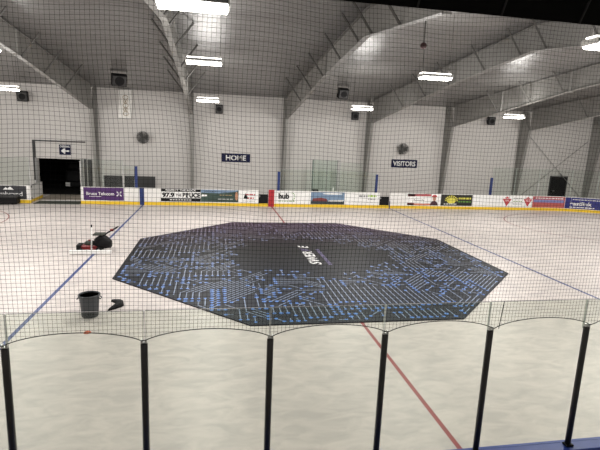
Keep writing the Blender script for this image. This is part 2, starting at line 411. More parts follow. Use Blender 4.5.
def wall_fan(x, z, r, rz, label, out=.45):
    t = thing('wall_fan', label, 'fan', (x, YW, z), 'round wall fans')
    M_ = Matrix.Translation((0, -out, 0)) @ Matrix.Rotation(rz, 4, 'Z')
    def add(name, mb, m, par=t):
        o = mb.build(name, m, par, world=False); o.data.transform(M_); return o
    b = MB()
    for k in range(5):
        rr = r * (k + 1) / 5; n = 28
        b.tube([(rr * cos(2 * pi * j / n), -.1 - .03 * (1 - (rr / r) ** 2), rr * sin(2 * pi * j / n)) for j in range(n + 1)], .012, 5)
        b.tube([(rr * cos(2 * pi * j / n), .1, rr * sin(2 * pi * j / n)) for j in range(n + 1)], .012, 5)
    for k in range(20):
        a = 2 * pi * k / 20
        b.tube([(0, -.13, 0), (r * .6 * cos(a), -.115, r * .6 * sin(a)), (r * cos(a), -.1, r * sin(a)), (r * cos(a), .1, r * sin(a)), (.1 * cos(a), .1, .1 * sin(a))], .009, 4)
    add('cage', b, FANM)
    for k in range(3):
        b = MB(); a = 2 * pi * k / 3
        rows = []
        for i in range(6):
            q = .07 + (r * .88 - .07) * i / 5; wd = r * (.25 + .22 * i / 5)
            rows.append([(q * cos(a) - wd * j * sin(a), .04 * j * 2, q * sin(a) + wd * j * cos(a)) for j in (-1, -.5, 0, .5, 1)])
        b.sheet(rows); add('blade', b, FANM)
    add('motor', MB().lathe([(0, -.06), (.07, -.06), (.09, .0), (.09, .2), (.06, .24), (0, .24)], (0, 0, 0), 16, 'y'), BRACE)
    b = MB(); b.tube([(0, -out + .18, -.0), (-.05, -out + .2, -r * .7), (-.05, -.02, -r * .7)], .035, 8); b.box((-.15, -.03, -r * .7 - .15), (.05, 0, -r * .7 + .15))
    b.build('bracket', BRACE, t, world=False)
wall_fan(-8.6, 4.12, .40, -.1, 'round grey wall fan facing out below the hanging banner')
wall_fan(10.4, 4.02, .40, -.85, 'round grey wall fan turned sideways above the VISITORS sign')

# banner
t = thing('banner', 'narrow white banner with gold vertical script hung high on the far wall', 'banner', (-9.8, YW - .03, 6.3))
b = MB(); rows = []
for k in range(9):
    z = 7.22 - 1.86 * k / 8
    rows.append([(-10.2 + .04 * sin(k * .6) + .86 * j / 6 + .02 * k / 8, YW - .16 - .015 * sin(j * 1.3 + k * .5), z) for j in range(7)])
b.sheet(rows); rows2 = [[(x, y + .004, z) for x, y, z in r] for r in rows]; b.sheet(rows2)
b.build('cloth', mat('banner_cloth', (.86, .85, .82), .8, noise=.1), t)
for z in (7.24, 5.35):
    b = MB(); b.tube([(-10.25, YW - .16, z), (-9.25, YW - .16, z)], .03, 8); b.build('rod', WHITE, t)
    for x in (-10.1, -9.4): MB().box((x - .03, YW - .15, z - .03), (x + .03, YW, z + .03)).build('bracket', LGREY, t)
b = MB()
for k in range(5):
    z0 = 6.75 - k * .27
    b.tube([(-9.72 + .17 * cos(a) * (1 - .2 * (k % 2)), YW - .185, z0 + .13 * sin(a * (1 + k % 2))) for a in [i * .55 for i in range(12)]], .018, 5)
b.build('script', GOLD, t)

def sign(name, label, x0, x1, z0, z1, txt, tw, th, tz=None):
    t = thing(name, label, 'sign', ((x0 + x1) / 2, YW, z0))
    MB().box((x0, YW - .03, z0), (x1, YW, z1), .006).build('board', NAVY, t)
    wall_text('lettering', txt, (x0 + x1) / 2, YW - .032, tz or (z0 + z1) / 2, tw, th, PRINTW, t, bold=.028)
    return t
sign('wall_sign', 'navy HOME sign on the far wall', -3.24, -1.18, 2.6, 3.22, 'HOME', 1.45, .38)
sign('wall_sign', 'navy VISITORS sign on the far wall', 9.7, 11.82, 2.58, 3.2, 'VISITORS', 1.85, .38)
t = sign('wall_sign', 'small navy sign with a white left arrow above the doorway', -14.13, -13.40, 2.74, 3.42, 'DRESSING', .6, .13, 3.3)
MB().prism([(-14.03, 3.0), (-13.80, 3.2), (-13.72, 3.13), (-13.8, 3.05), (-13.5, 3.05), (-13.5, 2.95), (-13.8, 2.95), (-13.72, 2.87), (-13.80, 2.80)], 'y', YW - .033, YW - .03).build('arrow', PRINTW, t)

# ------------------------------------------------------------------ far boards
BT = 1.07
XC, RC = 20.0, 8.0
def dasher(label, x0, x1, stripes=(), capm=None):
    t = thing('dasher_board', label, 'rink boards', ((x0 + x1) / 2, YB, 0), 'white rink boards along the far side')
    MB().box((x0, YB, .2), (x1, YB + .1, BT - .03)).build('panel', WHITE, t)
    MB().box((x0, YB - .012, 0), (x1, YB + .1, .2), .004).build('kickplate', YELLOW, t)
    MB().box((x0, YB - .01, BT - .03), (x1, YB + .12, BT), .006).build('cap_rail', WHITE, t)
    for s0, s1, m, nm, zt in stripes:
        MB().box((s0, YB - .02, 0), (s1, YB + .0, zt)).build(nm, m, t)
    return t
dasher('white rink boards left of the vehicle gateway', -XC, -14.6)
dasher('white rink boards with blue stripe from the gateway to the home bench gate', -11.78, -.9, [(-8.33, -8.06, BLUE, 'blue_stripe', BT)])
dasher('white rink boards with red stripe between the two dark bench gates', -.24, 7.42, [(-.24, .14, RED, 'red_stripe', 1.12)])
dasher('long white rink boards right of the second dark bench gate', 8.14, XC, [(8.14, 8.2, BLUE, 'blue_stripe', .5)])
def corner(label, s):
    t = thing('dasher_board', label, 'rink boards', (s * 25.5, 23.4, 0), 'white rink boards along the far side')
    def arc(r0, r1, z0, z1):
        b = MB(); n = 20; rows = []
        for k in range(n + 1):
            a = pi / 2 * k / n; c = (s * XC, YB - RC)
            P = lambda r, z: (c[0] + s * r * sin(a), c[1] + r * cos(a), z)
            rows.append([P(r0, z0), P(r1, z0), P(r1, z1), P(r0, z1), P(r0, z0)])
        return b.sheet(rows, smooth=False)
    arc(RC, RC + .1, .2, BT - .03).build('panel', WHITE, t); arc(RC - .012, RC + .1, 0, .2).build('kickplate', YELLOW, t); arc(RC - .01, RC + .12, BT - .03, BT).build('cap_rail', WHITE, t)
corner('curved corner of the white rink boards at the far right', 1)
corner('curved corner of the white rink boards at the far left', -1)
# bench gates (lower, dark)
for x0, x1, L in ((-.88, -.26, 'dark low bench gate left of the red board stripe'), (7.44, 8.12, 'dark low bench gate right of the timekeeper boards')):
    t = thing('bench_gate', L, 'gate', ((x0 + x1) / 2, YB + .05, 0))
    MB().box((x0, YB + .04, .2), (x1, YB + .09, .80), .004).build('gate_panel', BLACK, t)
    MB().box((x0, YB - .01, 0), (x1, YB + .1, .2), .004).build('sill', YELLOW, t)
    MB().box((x0 + .05, YB + .02, .62), (x0 + .09, YB + .04, .74)).build('latch', ALU, t)
# open gate by the vehicle entrance
t = thing('vehicle_gate', 'white board gate swung open beside the dark doorway', 'gate', (-14.55, 26.0, 0))
b = MB()
P0, P1 = Vector((-14.66, 26.12, 0)), Vector((-14.76, 28.4, 0)); d = (P1 - P0).normalized(); n_ = Vector((-d.y, d.x, 0))
def slab(z0, z1, th, off=0):
    b = MB(); a = [P0 + n_ * off, P1 + n_ * off, P1 + n_ * (off + th), P0 + n_ * (off + th)]
    return b.prism([(p.x, p.y) for p in a], 'z', z0, z1)
slab(.2, 1.02, .08).build('panel', WHITE, t); slab(.03, .2, .08).build('kickplate', YELLOW, t); slab(1.02, 1.06, .1, -.01).build('cap_rail', LGREY, t)
for z in (.3, 1.0):
    b = MB(); b.tube([(-14.6, 26.04, z - .06), (-14.6, 26.04, z + .06)], .04, 8); b.build('hinge', BLACK, t)
# threshold + mat
tag(MB().box((-14.45, 25.72, 0), (-11.85, 27.0, .018), .004).build('rubber_mat', RUBBER), 'dark green rubber mat on the floor across the vehicle gateway', 'mat')
tag(MB().box((-14.45, 27.05, 0), (-11.8, 27.3, .03), .004).build('threshold_strip', WHITE), 'white threshold strip behind the rubber mat at the gateway', 'strip')
tag(MB().box((-14.8, 27.35, 0), (-11.9, 30.1, .01)).build('apron_slab', mat('brown_concrete', (.34, .30, .25), .7, noise=.2, nscale=2)), 'bare brown concrete apron leading into the dark doorway', 'slab')

# ------------------------------------------------------------------ advertisements
def ad(label, x0, x1, z0, z1, bg, y=YB, name='advertising_panel'):
    t = thing(name, label, 'advertisement', ((x0 + x1) / 2, y, z0), 'advertisements on the far boards')
    MB().box((x0, y - .005, z0), (x1, y, z1)).build('sheet', bg, t)
    return t
YA = YB - .0075
def blk(t, name, poly, m, d=0.):
    return MB().prism(poly, 'y', YB - .0075 - d, YB - .005).build(name, m, t)
def rect(x0, z0, x1, z1): return [(x0, z0), (x1, z0), (x1, z1), (x0, z1)]
def fine_print(t, x0, x1, z, m, n=5, h=.05):
    b = MB(); x = x0; rnd = random.Random(int(x0 * 100))
    while x < x1:
        w = rnd.uniform(.08, .25); b.box((x, YB - .0075, z), (min(x + w, x1), YB - .005, z + h)); x += w + .05
    b.build('fine_print', m, t)
def ell(cx, cz, rx, rz, n=20, a0=0, a1=2 * pi): return [(cx + rx * cos(a0 + (a1 - a0) * k / n), cz + rz * sin(a0 + (a1 - a0) * k / n)) for k in range(n)]
SKY = mat('print_sky', (.20, .30, .44), .4, noise=.35, nscale=2, stretch=(1, 1, 3))
t = ad('charcoal advertisement with a white mountain emblem left of the gateway', -17.6, -14.82, .24, 1.06, CHAR)
wall_text('lettering', 'Rembrand', -15.9, YA, .56, 1.7, .26, PRINTW, t)
blk(t, 'emblem', [(-16.1, .80), (-15.95, .95), (-15.85, .88), (-15.7, .99), (-15.5, .80)], PRINTW)
t = ad('purple advertisement for Bruce Telecom', -11.62, -9.27, .25, 1.05, PURPLE)
wall_text('lettering', 'Bruce Telecom', -10.65, YA, .66, 1.62, .2, PRINTW, t, bold=.025)
blk(t, 'underline', rect(-11.3, .47, -10.6, .495), PRINTW)
b = MB()
for a in range(4):
    q = a * pi / 2 + pi / 4; b.prism([(-9.55 + r * cos(q + w) , .66 + r * sin(q + w)) for r, w in ((.05, -.5), (.2, -.18), (.2, .18), (.05, .5))], 'y', YB - .0075, YB - .005)
b.build('emblem', PRINTW, t)
t = ad('black and white advertisement reading 97.9 THE BRUCE', -7.04, -4.59, .25, 1.08, PRINTW)
blk(t, 'top_band', rect(-7.04, .87, -4.59, 1.08), BLACK); blk(t, 'bottom_band', rect(-7.04, .25, -4.59, .46), BLACK)
wall_text('lettering', '97.9', -6.6, YA, .66, .74, .31, BLACK, t, bold=.055); wall_text('lettering', 'THE', -5.97, YA, .65, .36, .16, BLACK, t, bold=.03); wall_text('lettering', 'BRUCE', -5.17, YA, .66, 1.1, .31, BLACK, t, bold=.055)
wall_text('lettering', 'RESPECT THE ROCK', -5.82, YB - .009, .97, 1.9, .12, PRINTW, t, bold=.02)
b = MB(); x = -6.5
while x < -5.2: b.box((x, YB - .009, .33), (x + .12, YB - .0075, .38)); x += .17
b.build('fine_print', PRINTW, t)
t = ad('dark green and blue landscape photograph advertisement beside 97.9 THE BRUCE', -4.58, -2.2, .25, 1.07, mat('print_green', (.05, .09, .075), .4, noise=.5, nscale=2.5))
blk(t, 'blue_band', [(-4.58, .85), (-3.4, .82), (-2.3, .95), (-2.2, 1.07), (-4.58, 1.07)], SKY)
blk(t, 'road', [(-4.56, .60), (-4.2, .62), (-4.2, .72), (-4.5, .75)], PRINTW); fine_print(t, -3.5, -2.55, .42, LGREY); fine_print(t, -4.3, -3.7, .9, PRINTW); fine_print(t, -3.4, -2.6, .68, GOLD)
blk(t, 'figure', ell(-2.32, .65, .09, .28), mat('print_skin', (.5, .25, .15), .5, noise=.2))
t = ad('white advertisement with two lines of red script left of the first gate', -2.17, -.93, .24, 1.05, PRINTW)
REDP = mat('red_print', (.5, .06, .07), .4, noise=.1)
fine_print(t, -1.78, -1.1, .72, REDP, h=.09); fine_print(t, -1.6, -1.2, .5, REDP, h=.09); fine_print(t, -1.9, -1.15, .33, GREYP, h=.03)
blk(t, 'emblem', [(-1.85, .5), (-1.6, .5), (-1.6, .62), (-1.75, .86), (-1.85, .6)], BLACK)
t = ad('white hub advertisement with green leaf marks', .30, 2.56, .24, 1.03, PRINTW)
GREENP = mat('green_print', (.12, .3, .05), .4, noise=.2)
wall_text('lettering', 'hub', .78, YA, .72, .72, .38, BLACK, t, bold=.05)
b = MB()
for k in range(6):
    q = -.9 + k * .45; b.prism([(1.28 + .13 * cos(q) , .68 + .2 * sin(q)), (1.28 + .27 * cos(q - .12), .68 + .3 * sin(q - .12)), (1.28 + .27 * cos(q + .14), .68 + .3 * sin(q + .14))], 'y', YB - .0075, YB - .005)
b.build('leaf_emblem', GREENP, t); fine_print(t, .42, 1.5, .36, GREENP, h=.06)
t = ad('blue lake photograph advertisement with a red and white boat', 2.6, 4.93, .22, 1.03, SKY)
blk(t, 'water', rect(2.6, .22, 4.93, .42), mat('print_dark_water', (.03, .045, .05), .4, noise=.3)); blk(t, 'red_boat', [(2.7, .42), (3.75, .42), (3.7, .58), (3.3, .66), (2.75, .6)], mat('print_dull_red', (.22, .05, .05), .5, noise=.3))
blk(t, 'white_hull', [(3.8, .42), (4.8, .40), (4.9, .52), (3.85, .5)], PRINTW); blk(t, 'cloud', ell(4.1, .93, .7, .05), PRINTW)
t = ad('white advertisement with grey and lime lettering left of the second gate', 4.98, 7.4, .24, 1.02, PRINTW)
LIME = mat('lime_print', (.35, .55, .08), .4, noise=.1)
fine_print(t, 5.95, 6.55, .74, GREYP, h=.13); fine_print(t, 6.6, 7.2, .76, LIME, h=.13); fine_print(t, 6.6, 7.15, .58, GREYP, h=.06); fine_print(t, 5.2, 7.2, .36, LGREY, h=.025)
t = ad('red and white advertisement with a portrait in a dark suit', 9.46, 11.9, .25, 1.06, PRINTW)
PINK = mat('print_rose', (.45, .10, .11), .4, noise=.25, nscale=5)
blk(t, 'red_band', rect(9.46, .88, 11.2, 1.06), PINK); blk(t, 'red_band', rect(9.46, .25, 11.2, .38), mat('print_coral', (.62, .22, .14), .4, noise=.2)); blk(t, 'red_block', rect(9.46, .86, 10.0, 1.06), REDP); blk(t, 'red_block', rect(9.46, .25, 9.95, .40), REDP)
wall_text('signature', '~\u2014~', 10.3, YA, .6, .8, .12, GREYP, t)
blk(t, 'suit', [(11.15, .25), (11.75, .25), (11.7, .45), (11.55, .55), (11.3, .55), (11.2, .45)], mat('print_suit', (.06, .02, .03), .5, noise=.2)); blk(t, 'portrait_face', ell(11.45, .72, .13, .18), mat('print_face', (.5, .27, .2), .5, noise=.1)); blk(t, 'portrait_hair', ell(11.45, .84, .2, .16, 16, 0, pi * 1.06), REDP)
t = ad('black advertisement with a yellow emblem and yellow lettering', 11.95, 14.36, .25, 1.05, mat('print_black', (.02, .02, .016), .4, noise=.2))
YEL = mat('print_lemon', (.72, .66, .1), .4, noise=.1)
b = MB()
for k in range(9):
    q = pi * k / 8; b.prism([(12.75 + .2 * cos(q), .62 + .12 * sin(q)), (12.75 + .5 * cos(q - .13), .62 + .36 * sin(q - .13)), (12.75 + .5 * cos(q + .13), .62 + .36 * sin(q + .13))], 'y', YB - .0075, YB - .005)
b.prism(ell(12.75, .6, .33, .2), 'y', YB - .0085, YB - .005); b.build('emblem', YEL, t)
fine_print(t, 12.2, 13.2, .33, PRINTW, h=.07); fine_print(t, 13.3, 14.25, .72, YEL, h=.12); fine_print(t, 13.3, 14.25, .5, GREENP, h=.1)
t = ad('white advertisement with two red triangle emblems', 14.4, 19.15, .23, 1.04, PRINTW)
for cx in (17.1, 18.78):
    q = MB().prism([(cx - .36, .82), (cx + .36, .82), (cx, .26)], 'y', YB - .0075, YB - .005).build('triangle_emblem', REDP, t)
    wall_text('lettering', 'TIRE', cx, YB - .0085, .68, .36, .1, PRINTW, t)
    blk(t, 'leaf', [(cx - .12, .84), (cx - .2, .92), (cx - .06, .92), (cx, 1.02), (cx + .06, .92), (cx + .2, .92), (cx + .12, .84)], REDP)
fine_print(t, 17.6, 18.3, .84, GREYP, h=.05); fine_print(t, 17.6, 18.3, .62, GREENP, h=.05); fine_print(t, 17.6, 18.3, .42, GREYP, h=.05)
def arcp(u, r):
    if u < 0: return Vector((XC + u, YB - RC + r, 0))
    a = u / RC; return Vector((XC + r * sin(a), YB - RC + r * cos(a), 0))
def arc_sheet(name, u0, z0, u1, z1, off, m, par):
    b = MB(); n = max(2, int((u1 - u0) / .2))
    rows = []
    for k in range(n + 1):
        u = u0 + (u1 - u0) * k / n; p, q = arcp(u, RC - off), arcp(u, RC - off + .003)
        rows.append([(p.x, p.y, z0), (p.x, p.y, z1), (q.x, q.y, z1), (q.x, q.y, z0), (p.x, p.y, z0)])
    return b.sheet(rows, smooth=False).build(name, m, par)
def arc_print(name, u0, u1, z, h, off, m, par, seed=3):
    b = MB(); u = u0; rnd = random.Random(seed)
    while u < u1:
        w = rnd.uniform(.08, .25); w = min(w, u1 - u + .02)
        b.sheet([[(*arcp(u + w * i, RC - off)[:2], z), (*arcp(u + w * i, RC - off)[:2], z + h)] for i in (0, 1)]); u += w + .05
    return b.build(name, m, par)
t = thing('advertising_panel', 'rose and blue advertisement with a sunset picture left of the eastlink sign', 'advertisement', (20.6, YB, .22), 'advertisements on the far boards')
arc_sheet('sheet', -.83, .22, 1.72, 1.04, .006, PINK, t)
arc_sheet('blue_band', -.75, .60, 1.66, .80, .009, mat('print_periwinkle', (.22, .25, .5), .4, noise=.25), t)
arc_sheet('coral_block', -.83, .22, 1.5, .50, .009, mat('print_brick', (.5, .12, .1), .4, noise=.3), t)
arc_print('fine_print', -.6, 1.55, .88, .07, .010, PRINTW, t)
t = thing('advertising_panel', 'deep blue eastlink advertisement at the right edge', 'advertisement', (23.5, 25.2, .2), 'advertisements on the far boards')
arc_sheet('sheet', 1.74, .22, 5.7, 1.04, .006, mat('print_royal', (.018, .022, .16), .4, noise=.1), t)
def arc_text(s, u, z, w, h, m, bold=.02):
    me = text_mesh(s, w, h, 0, bold)
    for v in me.vertices:
        p = arcp(u + v.co.x, RC - .010 + v.co.z); v.co = (p.x, p.y, z + v.co.y)
    return link('lettering', me, m, t)
arc_text('eastlink', 2.85, .6, 1.5, .28, PRINTW, .03)
arc_print('fine_print', 2.25, 4.1, .87, .06, .010, PRINTW, t, 3); arc_print('fine_print', 2.1, 3.8, .30, .06, .010, PRINTW, t, 5)

# ------------------------------------------------------------------ far glass and its posts
def far_pane(x0, x1, z1, label, y=YB + .06, z0=BT, y1=None, gm=GLASSF):
    t = thing('glass_screen', label, 'glass', ((x0 + x1) / 2, y, z0), 'clear glass panes around the far side')
    y1 = y if y1 is None else y1
    b = MB(); b.prism([(x0 + .01, y - .006), (x1 - .01, y1 - .006), (x1 - .01, y1 + .006), (x0 + .01, y + .006)], 'z', z0, z1); b.build('pane', gm, t)
    b = MB(); b.prism([(x0, y - .008), (x0 + .012, y - .008), (x0 + .012, y + .008), (x0, y + .008)], 'z', z0, z1); b.prism([(x1 - .012, y1 - .008), (x1, y1 - .008), (x1, y1 + .008), (x1 - .012, y1 + .008)], 'z', z0, z1)
    b.box((x0, min(y, y1) - .008, z1), (x1, max(y, y1) + .008, z1 + .012)) if y == y1 else None
    b.build('edge', FAREDGE, t)
for x0, x1, z, L in [(-19.1, -16.9, 2.72, 'far glass pane left of the mountain advertisement'), (-16.88, -14.62, 2.72, 'far glass pane above the charcoal mountain advertisement'),
        (-11.72, -10.45, 2.72, 'far glass pane above the left half of the Bruce Telecom advertisement'), (-10.43, -9.3, 2.72, 'far glass pane above the right half of the Bruce Telecom advertisement'), (-9.28, -8.62, 2.4, 'narrow far glass pane just left of the blue post over the blue stripe'),
        (.5, 2.55, 2.45, 'far glass pane above the hub advertisement'), (2.57, 4.95, 2.45, 'far glass pane above the boat advertisement'), (4.97, 7.05, 2.45, 'far glass pane above the grey and lime advertisement'),
        (15.8, 17.6, 3.0, 'far glass pane above the first red triangle'), (17.62, 19.5, 3.0, 'far glass pane above the second red triangle'), (19.52, 19.98, 3.0, 'narrow far glass pane above the left end of the sunset advertisement')]:
    far_pane(x0, x1, z, L)
def corner_pane(s0, s1, label):
    p, q = arcp(s0, RC + .06), arcp(s1, RC + .06)
    far_pane(p.x, q.x, 3.05, label, y=p.y, y1=q.y)
corner_pane(.02, 2.02, 'far glass pane above the right part of the sunset advertisement'); corner_pane(2.04, 3.8, 'far glass pane above the left half of the eastlink advertisement'); corner_pane(3.82, 5.6, 'far glass pane above the right half of the eastlink advertisement'); corner_pane(5.62, 7.5, 'far glass pane at the right edge past the eastlink advertisement')
def glass_post(x, z1, m, w, label, nm='glass_post', y=YB + .06):
    t = thing(nm, label, 'post', (x, y, BT))
    MB().box((x - w, y - .06, BT), (x + w, y + .05, z1), .012).build('post', m, t)
    MB().box((x - w * 1.1, y - .062, z1), (x + w * 1.1, y + .052, z1 + .02), .004).build('cap', m, t)
for x, z, L in ((-8.52, 2.38, 'blue padded post above the blue board stripe at left'), (.41, 2.3, 'blue padded post just right of the red board stripe'), (7.13, 2.28, 'blue padded post left of the second bench gate'), (15.73, 2.28, 'blue padded post right of the black and yellow advertisement')):
    glass_post(x, z, BLUE, .085, L, 'padded_post')
for x, z, L in ((-14.58, 2.6, 'thin pale glass post at the left side of the vehicle gateway'), (-11.74, 2.6, 'thin pale glass post at the right side of the vehicle gateway'), (-9.29, 2.55, 'thin pale glass post at the right end of Bruce Telecom'), (19.51, 2.0, 'thin pale glass post right of the triangle advertisement')):
    glass_post(x, z, LGREY, .03, L)
# boards closing the boxes behind the far boards
tag(MB().box((-10.95, 28.2, 0), (-9.72, 28.28, 1.58), .01).build('box_partition', DARKPAN), 'dark partition panel left of the pale glass post behind the boards', 'panel')
tag(MB().box((-9.62, 28.2, 0), (-7.65, 28.28, 1.58), .01).build('box_partition', DARKPAN), 'dark partition panel behind the blue padded post', 'panel')
# timekeeper box glass
for x0, x1, z, L in ((3.14, 4.08, 3.05, 'tall left glass pane of the timekeeper box behind the boat advertisement'), (4.12, 4.84, 3.05, 'tall right glass pane of the timekeeper box behind the boat advertisement'), (5.1, 6.7, 2.9, 'wide glass pane right of the timekeeper box posts')):
    far_pane(x0, x1, z, L, y=28.0, z0=0, gm=GLASSG if x0 < 5 else GLASSF)
for x, w_, m, L in ((3.09, .045, mat('green_grey', (.14, .18, .16), .4, noise=.1), 'dark green grey glass post at the left of the timekeeper box'), (4.1, .02, GREYP, 'thin grey glass post in the middle of the timekeeper box'), (4.87, .03, GREYP, 'grey glass post at the right of the timekeeper box'), (5.02, .07, LGREY, 'broad pale glass post beside the right post of the timekeeper box')):
    t = thing('glass_post', L, 'post', (x, 28, 0)); MB().box((x - w_, 27.95, 0), (x + w_, 28.05, 3.06), .008).build('post', m, t); MB().box((x - w_ - .005, 27.94, 3.06), (x + w_ + .005, 28.06, 3.08), .004).build('cap', m, t)
t = thing('timekeeper_desk', 'white desk behind the boards over the boat advertisement', 'desk', (3.9, 26.4, 0))
MB().box((2.7, 26.1, 1.0), (5.0, 26.6, 1.04), .006).build('desk_top', WHITE, t)
for x in (2.8, 4.9): MB().box((x - .03, 26.3, 0), (x + .03, 26.5, 1.0)).build('leg', GREYP, t)
t = thing('bottle', 'small white bottle on the timekeeper desk', 'bottle', (4.22, 26.35, 1.04))
MB().lathe([(0, 1.04), (.06, 1.04), (.062, 1.24), (.03, 1.30), (.0, 1.30)], (4.22, 26.35, 0), 14).build('body', WHITE, t); MB().lathe([(0, 1.30), (.03, 1.30), (.03, 1.37), (0, 1.37)], (4.22, 26.35, 0), 12).build('cap', LGREY, t)
t = thing('control_box', 'small dark control box on the timekeeper desk', 'box', (2.98, 26.35, 1.04))
MB().box((2.78, 26.25, 1.04), (3.18, 26.45, 1.16), .02).build('case', BLACK, t); MB().box((2.83, 26.242, 1.07), (3.1, 26.25, 1.13)).build('faceplate', DARKPAN, t)
# black padded case on the floor at left
t = thing('padded_case', 'long black padded case on the floor before the charcoal advertisement', 'case', (-16.3, 25.45, 0))
MB().box((-17.6, 25.15, .05), (-15.12, 25.75, .42), .05, seg=3).build('body', BLACK, t)
MB().box((-17.6, 25.14, .42), (-15.12, 25.76, .54), .04, seg=3).build('lid', DARKPAN, t)
for x in (-17.3, -15.4): MB().lathe([(0, -.04), (.05, -.04), (.05, .04), (0, .04)], (x, 25.3, .05), 14, 'y').build('caster', BLACK, t)

# ice resurfacer parked in the dark
t = thing('ice_resurfacer', 'ice resurfacing vehicle with a pale panel parked in the dark doorway', 'vehicle', (-14.1, 35.2, 0))
MB().box((-15.0, 34.2, .45), (-13.2, 37.2, 1.35), .1).build('body', BLACK, t); MB().box((-14.9, 34.4, 1.35), (-13.3, 36.0, 2.0), .15).build('snow_tank', BLACK, t)
MB().box((-15.0, 33.97, .14), (-14.66, 34.0, .44), .01).build('front_panel', mat('bright_panel', (.8, .8, .78), .4, noise=.05), t)
MB().box((-15.05, 34.0, .12), (-13.15, 34.25, .45), .03).build('bumper', BLACK, t)
for x in (-14.85, -13.35):
    for y in (34.7, 36.6): MB().lathe([(0, -.13), (.26, -.13), (.36, -.10), (.36, .10), (.26, .13), (0, .13)], (x, y, .36), 22, 'x').build('wheel', BLACK, t)
MB().tube([(-14.1, 36.3, 1.35), (-14.1, 36.1, 1.75)], .03).lathe([(.2, -.02), (.22, 0), (.2, .02)], (-14.1, 36.1, 1.76), 20).build('steering_wheel', BLACK, t)

# ------------------------------------------------------------------ octagon mat
def octagon(R, c=(.0, 13.22)): return [(c[0] + R * cos(pi / 8 + k * pi / 4), c[1] + R * sin(pi / 8 + k * pi / 4)) for k in range(8)]
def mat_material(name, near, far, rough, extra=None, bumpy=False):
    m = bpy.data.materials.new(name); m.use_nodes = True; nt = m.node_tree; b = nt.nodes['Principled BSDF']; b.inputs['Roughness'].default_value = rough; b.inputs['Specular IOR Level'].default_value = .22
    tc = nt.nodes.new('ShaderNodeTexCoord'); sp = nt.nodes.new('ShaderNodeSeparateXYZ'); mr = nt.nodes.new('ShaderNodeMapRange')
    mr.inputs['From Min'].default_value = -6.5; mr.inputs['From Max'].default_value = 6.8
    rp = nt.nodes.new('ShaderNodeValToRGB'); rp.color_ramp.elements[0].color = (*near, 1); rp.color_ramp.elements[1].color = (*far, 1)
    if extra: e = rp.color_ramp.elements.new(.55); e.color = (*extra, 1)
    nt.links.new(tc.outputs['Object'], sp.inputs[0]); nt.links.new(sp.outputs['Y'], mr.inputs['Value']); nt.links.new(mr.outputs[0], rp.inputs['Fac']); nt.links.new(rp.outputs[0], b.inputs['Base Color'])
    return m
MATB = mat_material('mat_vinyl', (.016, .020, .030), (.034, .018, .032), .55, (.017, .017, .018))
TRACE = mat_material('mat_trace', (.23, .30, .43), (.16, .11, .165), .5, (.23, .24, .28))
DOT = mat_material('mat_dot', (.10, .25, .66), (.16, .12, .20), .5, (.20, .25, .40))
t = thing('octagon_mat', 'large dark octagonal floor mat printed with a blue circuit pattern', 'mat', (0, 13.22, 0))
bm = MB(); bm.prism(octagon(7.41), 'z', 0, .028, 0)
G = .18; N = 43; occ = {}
ap = 7.41 * cos(pi / 8) - .1
def inside(i, j):
    x, y = i * G, j * G
    if max(abs(x), abs(y)) > ap or (abs(x) + abs(y)) / math.sqrt(2) > ap: return False
    rr = math.hypot(x / 3.0, y / 2.7)
    if rr < .8: return False
    if rr < 1.25 and rnd.random() > (rr - .8) / .45 * .8: return False
    return True
rnd = random.Random(21)
D8 = [(1, 0), (1, 1), (0, 1), (-1, 1), (-1, 0), (-1, -1), (0, -1), (1, -1)]
def field(x, y):
    v = sin(x * .9 + 1.3 * sin(y * .7)) + cos(y * 1.1 + 1.7 * sin(x * .6 + 1))
    return 2 if v > .35 else (1 if v > -.25 else (3 if v > -.8 else 0))
paths = []
cells = [(i, j) for i in range(-N, N + 1) for j in range(-N, N + 1)]; rnd.shuffle(cells)
def free(c): return c not in occ and inside(*c)
# bundles of parallel traces first, each bundle bending together, then single short ones fill the gaps
for c in cells[:900]:
    if not free(c): continue
    d = field(c[0] * G, c[1] * G)
    if rnd.random() < .2: d = rnd.randrange(4)
    nb = rnd.randint(3, 8); L = rnd.randint(5, 12); turn = rnd.choice((None, None, 3, 5, 6)); td = rnd.choice((-1, 1))
    side = D8[(d + 2) % 8] if d % 2 == 0 else rnd.choice(((1, 0), (0, 1)))
    for k in range(nb):
        p = (c[0] + side[0] * k, c[1] + side[1] * k)
        if not free(p): break
        path = [p]; occ[p] = 1; dd = d
        for s_ in range(L + rnd.choice((-2, -1, 0, 0, 1, 2))):
            if turn and s_ == turn + (k if td > 0 else 0) % 3: dd = (d + td) % 8
            nx = (path[-1][0] + D8[dd][0], path[-1][1] + D8[dd][1])
            if not free(nx): break
            occ[nx] = 1; path.append(nx)
        if len(path) >= 2: paths.append(path)
for c in cells:
    if not free(c): continue
    d = field(c[0] * G, c[1] * G)
    if rnd.random() < .3: d = rnd.randrange(4)
    path = [c]; occ[c] = 1; dd = d if rnd.random() < .5 else (d + 4) % 8
    for s_ in range(rnd.randint(2, 7)):
        if s_ > 1 and rnd.random() < .15: dd = (dd + rnd.choice((-1, 1))) % 8
        nx = (path[-1][0] + D8[dd][0], path[-1][1] + D8[dd][1])
        if not free(nx): break
        occ[nx] = 1; path.append(nx)
    if len(path) >= 2: paths.append(path)
def quad(p, q, w, z, mi):
    p = Vector((*p, 0)); q = Vector((*q, 0)); d = (q - p).normalized() * (w / 2); nn = Vector((-d.y, d.x, 0))
    vs = [bm.bm.verts.new(v + Vector((0, 13.22, z))) for v in (p - d + nn, p - d - nn, q + d - nn, q + d + nn)]
    bm.bm.faces.new(vs[::1]).material_index = mi
